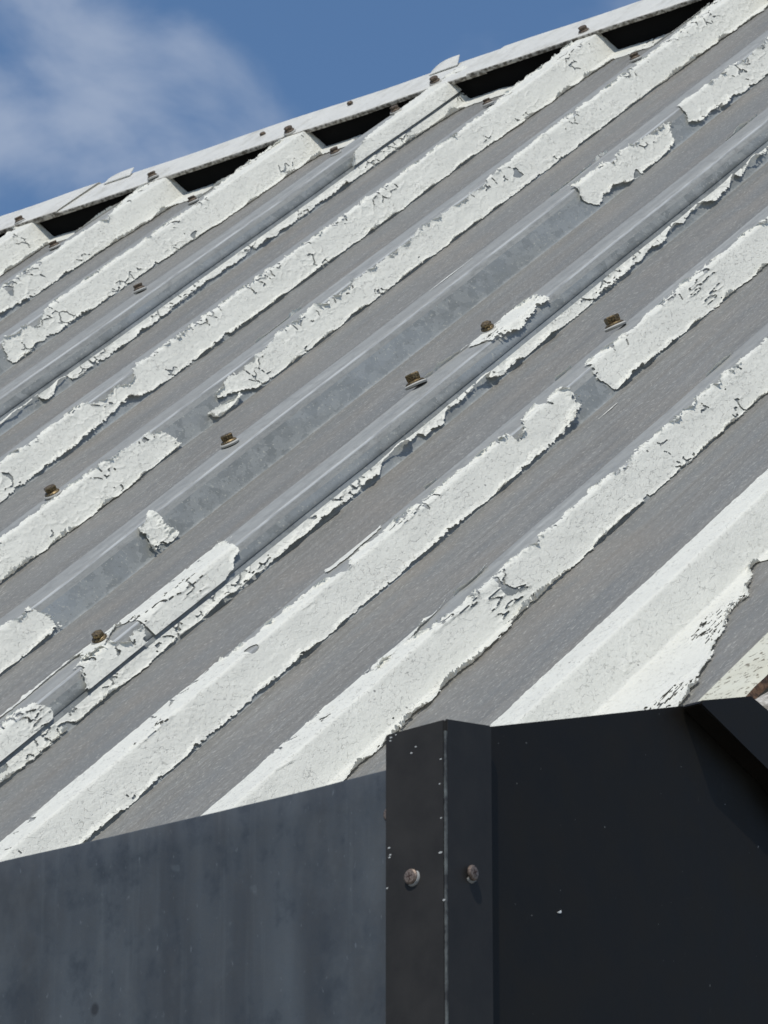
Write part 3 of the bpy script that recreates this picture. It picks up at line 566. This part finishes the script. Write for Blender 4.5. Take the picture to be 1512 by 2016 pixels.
MAT_SLATE = M('weathered_slate_paint', (.05, .058, .068), .5, .0, .5)
_r = MAT_SLATE
_str = _r.noise(1., (150, 6, 150), 5, .65); _str2 = _r.noise(1., (19, 2.5, 19), 4, .6, loc=(3, 1, 0)); _mot = _r.noise(1., (60, 45, 60), 5, .65)
_c = _r.mix(_r.ramp(_str2, (.42, 0.), (.66, 1.)), (.036, .041, .047), (.066, .077, .088))
_c = _r.mix(_r.ramp(_str, (.56, 0.), (.80, .35)), _c, (.10, .115, .125))
_c = _r.mix(_r.ramp(_mot, (.30, .75), (.47, 0.)), _c, (.026, .030, .035))
_c = _r.mix(_r.ramp(_r.noise(1., (13, 8, 13), 5, .7, loc=(9, 2, 0)), (.50, 0.), (.72, .6)), _c, (.088, .098, .106))
_c = _r.mix(_r.ramp(_r.noise(1., (420, 170, 420), 2, .5), (.68, 0.), (.77, .42)), _c, (.16, .18, .20))
_c = _r.mix(_r.ramp(_r.noise(1., (90, 70, 90), 2, .5, loc=(6, 6, 0)), (.74, 0.), (.79, .22)), _c, (.12, .14, .155))
_c = _r.mix(_r.ramp(_r.voro(30, (1, .75, 1), loc=(1.3, 2.1, 0)), (.05, .85), (.095, 0.)), _c, (.015, .016, .018))
_r.color(_c); _r.rough(_r.ramp(_mot, (.35, .42), (.65, .60))); _r.bump(_mot, .0012, .25)
def mat_black(name, base, seed):
    r = M(name, base, .55, 0., .10)
    mot = r.noise(1., (50, 40, 50), 4, .6, loc=(seed, 1, 2)); speck = r.noise(1., (260, 230, 260), 2, .5, loc=(seed, 2, 0)); scr = r.noise(1., (500, 40, 500), 2, .5, loc=(2, seed, 0))
    c = r.mix(r.ramp(mot, (.35, 0.), (.7, 1.)), base, tuple(v*1.35 for v in base))
    c = r.mix(r.ramp(speck, (.765, 0.), (.80, .6)), c, (.30, .30, .29))
    c = r.mix(r.ramp(scr, (.76, 0.), (.80, .3)), c, (.12, .12, .12))
    r.color(c); r.rough(r.ramp(mot, (.3, .36), (.7, .5))); r.bump(mot, .0008, .15); r.bump(r.noise(700.), .0001, .3)
    return r.m
MAT_TRIM = mat_black('charcoal_trim_paint', (.0262, .0252, .0246), 1); MAT_BLACK = mat_black('black_cladding_paint', (.0128, .0112, .0092), 5)
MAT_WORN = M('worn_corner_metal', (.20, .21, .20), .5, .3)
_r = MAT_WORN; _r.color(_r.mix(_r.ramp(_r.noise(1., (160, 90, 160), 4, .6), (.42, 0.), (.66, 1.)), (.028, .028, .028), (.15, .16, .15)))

def slab(name, mat, parent, frm, pts, z0, z1, bev=.0006):
    bm = bmesh.new(); prism(bm, pts, z0, z1)
    bmesh.ops.bevel(bm, geom=list(bm.edges), offset=bev, segments=2, affect='EDGES')
    return bm_obj(name, bm, mat, parent, False, frm)

# left fascia: a wide grey-blue sheet with a folded top
fascia = empty('fascia_panel', None, FL)
tag(fascia, 'wide weathered blue grey metal fascia sheet left of the black corner', 'fascia')
xs = np.linspace(-1.0, -.030, 60); V = []
prof_f = [(-.75, -.0045), (-.40, -.0045), (-.20, -.0045), (-.10, -.0045), (-.06, -.0045), (-.03, -.0045), (-.0172, -.0045), (-.0164, -.0050), (-.0161, -.0058), (-.0164, -.040), (-.05, -.041)]
for y, z in prof_f:
    for x in xs:
        top = .0004*float(fb(np.array([x*22]), np.array([y*3]), 31, 2)[0])+(.0026*max(0, min(1, (x+.143)/-.14 if x < -.143 else 0)) if y > -.02 else (0))
        dent = -.0016*math.exp(-((x+.0385)**2+(y+.040)**2)/(2*.0028**2))
        V.append((x, y+top, z+.0006*float(fb(np.array([x*9]), np.array([y*9]), 33, 2)[0])+dent))
n = len(xs); a = (np.arange(len(prof_f)-1)[:, None]*n+np.arange(n-1)[None]).ravel()
np_mesh('fascia_sheet', V, np.stack([a, a+1, a+1+n, a+n], -1), [MAT_SLATE.m], fascia, None, True)

MAT_HEAD = M('rusty_screw_head', (.20, .15, .125), .5, .5)
_r = MAT_HEAD; _r.color(_r.mix(_r.ramp(_r.noise(900., detail=3), (.35, 0.), (.65, 1.)), (.11, .08, .062), (.25, .195, .165)))
MAT_RECESS = M('dark_rust_recess', (.030, .012, .009), .8)
MAT_SEAL = M('pale_sealant', (.27, .275, .27), .6)
def pan_screw(parent, x, y, z, out_, rot, seal=True):
    """cross-head screw standing a little off the sheet"""
    h = empty('trim_screw', parent, Matrix.Translation((x, y, z)))
    bm = bmesh.new(); k = .0039
    lathe(bm, [(.0016, -.002), (.0016, out_)], 10)
    lathe(bm, [(k*.80, out_), (k, out_+.0004), (k*.98, out_+.0011), (k*.80, out_+.0017), (k*.35, out_+.0020)], 24)
    bm_obj('screw_head', bm, MAT_HEAD.m, h, False)
    bm = bmesh.new()
    for a in (0, math.pi/2):
        w, l = .00034, .0019; ca, sa = math.cos(a+rot), math.sin(a+rot)
        pts = [(ca*u-sa*v, sa*u+ca*v) for u, v in ((-l, -w*.5), (0, -w*1.2), (l, -w*.5), (l, w*.5), (0, w*1.2), (-l, w*.5))]
        prism(bm, pts, out_+.0012, out_+.00203+a*.00001)
    bm_obj('cross_slot', bm, MAT_RECESS.m, h)
    if seal:
        bm = bmesh.new(); rr = []
        for j in range(19):
            th = R_(-130+10*j)
            q = math.sin(math.pi*j/18)**.5; r0 = .0024; r1 = .0036+.0011*q
            rr.append([bm.verts.new((math.cos(th)*r, math.sin(th)*r*1.05, zz)) for r, zz in ((r0, .0006), (r1-.0004, .0012*q+.0002), (r1, .0))])
        for a, b in zip(rr, rr[1:]):
            for q in range(2): bm.faces.new((a[q], a[q+1], b[q+1], b[q]))
        bm_obj('sealant', bm, MAT_SEAL.m, h, True)
    return h
sc = pan_screw(fascia, -.0372, -.0395, -.0062, .0006, .3, False); sc.name = 'sheet_screw'

# corner trim: folded angle
trim = empty('corner_trim', None, FL)
tag(trim, 'narrow black folded corner trim with two rusty cross head screws', 'corner trim')
slab('left_leaf', MAT_TRIM, trim, None, [(-.0372, -.75), (-.0010, -.75), (-.0010, 0.0), (-.0365, -.0004)], -.0018, 0.0)
TR = FL.inverted() @ FR
slab('right_leaf', MAT_TRIM, trim, TR, [(.0012, -.75), (.0380, -.75), (.0381, .0074), (.0012, .0004)], -.0018, 0.0)
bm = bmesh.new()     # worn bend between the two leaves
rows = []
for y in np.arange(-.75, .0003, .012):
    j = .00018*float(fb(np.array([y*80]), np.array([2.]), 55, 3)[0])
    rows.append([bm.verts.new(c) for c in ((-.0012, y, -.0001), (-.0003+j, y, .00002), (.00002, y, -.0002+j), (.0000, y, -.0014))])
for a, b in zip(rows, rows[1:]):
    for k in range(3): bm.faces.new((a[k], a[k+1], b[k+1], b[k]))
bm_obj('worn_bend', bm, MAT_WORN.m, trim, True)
pan_screw(trim, -.0202, -.0765, 0, .0006, .15)
s2 = pan_screw(trim, 0, 0, 0, .0012, .5); s2.matrix_local = TR @ Matrix.Translation((.0192, -.0736, 0))

MAT_CHIP = M('bare_metal_chip', (.42, .43, .42), .5)
for cx_, cy_, cr in ((-.0330, -.0026, .00055), (-.0333, -.0041, .00045), (-.0206, -.0132, .0005), (-.0179, -.0105, .0004), (-.0300, -.0018, .0004), (-.0029, -.0200, .0005), (-.0036, -.0325, .00045), (-.0033, -.0674, .0007),
                     (-.0341, -.0588, .0005), (-.0334, -.0624, .0005), (-.0338, -.0637, .0005), (-.0353, -.0790, .00045), (-.0012, -.0916, .0006), (-.0028, -.0500, .0004)):
    bm = bmesh.new(); k_ = 6
    prism(bm, [(cr*(1+.5*random.random())*math.cos(6.283*j/k_)*1.2, cr*(.6+.5*random.random())*math.sin(6.283*j/k_)) for j in range(k_)], -.0002, .00008)
    bm_obj('paint_chip', bm, MAT_CHIP, trim, False, Matrix.Translation((cx_, cy_, 0)))

# black cladding behind the trim, with a sloping top and a raised barge strip
clad = empty('black_cladding', None, FR)
tag(clad, 'large smooth black metal panel right of the corner trim with sloping top', 'cladding panel')
slab('cladding_sheet', MAT_BLACK, clad, None, [(.034, -.75), (.62, -.75), (.62, -.030), (.3300, .0664), (.2640, .0862), (.2111, .0690), (.1396, .0436), (.036, .0070)], -.0080, -.0055)
slab('barge_strip', MAT_BLACK, clad, None, [(.2118, .0680), (.2150, .0708), (.2614, .0867), (.2862, .0815), (.60, -.050), (.60, -.128), (.2846, .0475)], -.0050, .0068, .0008)
bm = bmesh.new()
c0 = [(-.0014, -.0008), (.0002, .0002), (.0012, .0010), (.0016, .0002), (.0008, -.0006), (-.0004, -.0009)]
prism(bm, [(x*1.15, y*.95) for x, y in c0], -.0004, .0005)
bm_obj('paint_chip', bm, M('white_chip', (.75, .77, .76), .6).m, clad, False, Matrix.Translation((.1008, -.0707, -.0055)))

# ------------------------------------------------------------------ ground far below, beyond the frame: gives the bounce light
MAT_GROUND = M('ground_gravel', (.20, .19, .17), .95)
_r = MAT_GROUND; _r.color(_r.mix(_r.noise(3., detail=6), (.14, .135, .12), (.27, .255, .23)))
bm = bmesh.new(); g = 1500
bm.faces.new([bm.verts.new(c) for c in ((-g, -g, 0), (g, -g, 0), (g, g, 0), (-g, g, 0))])
tag(bm_obj('ground', bm, MAT_GROUND.m), kind='structure')
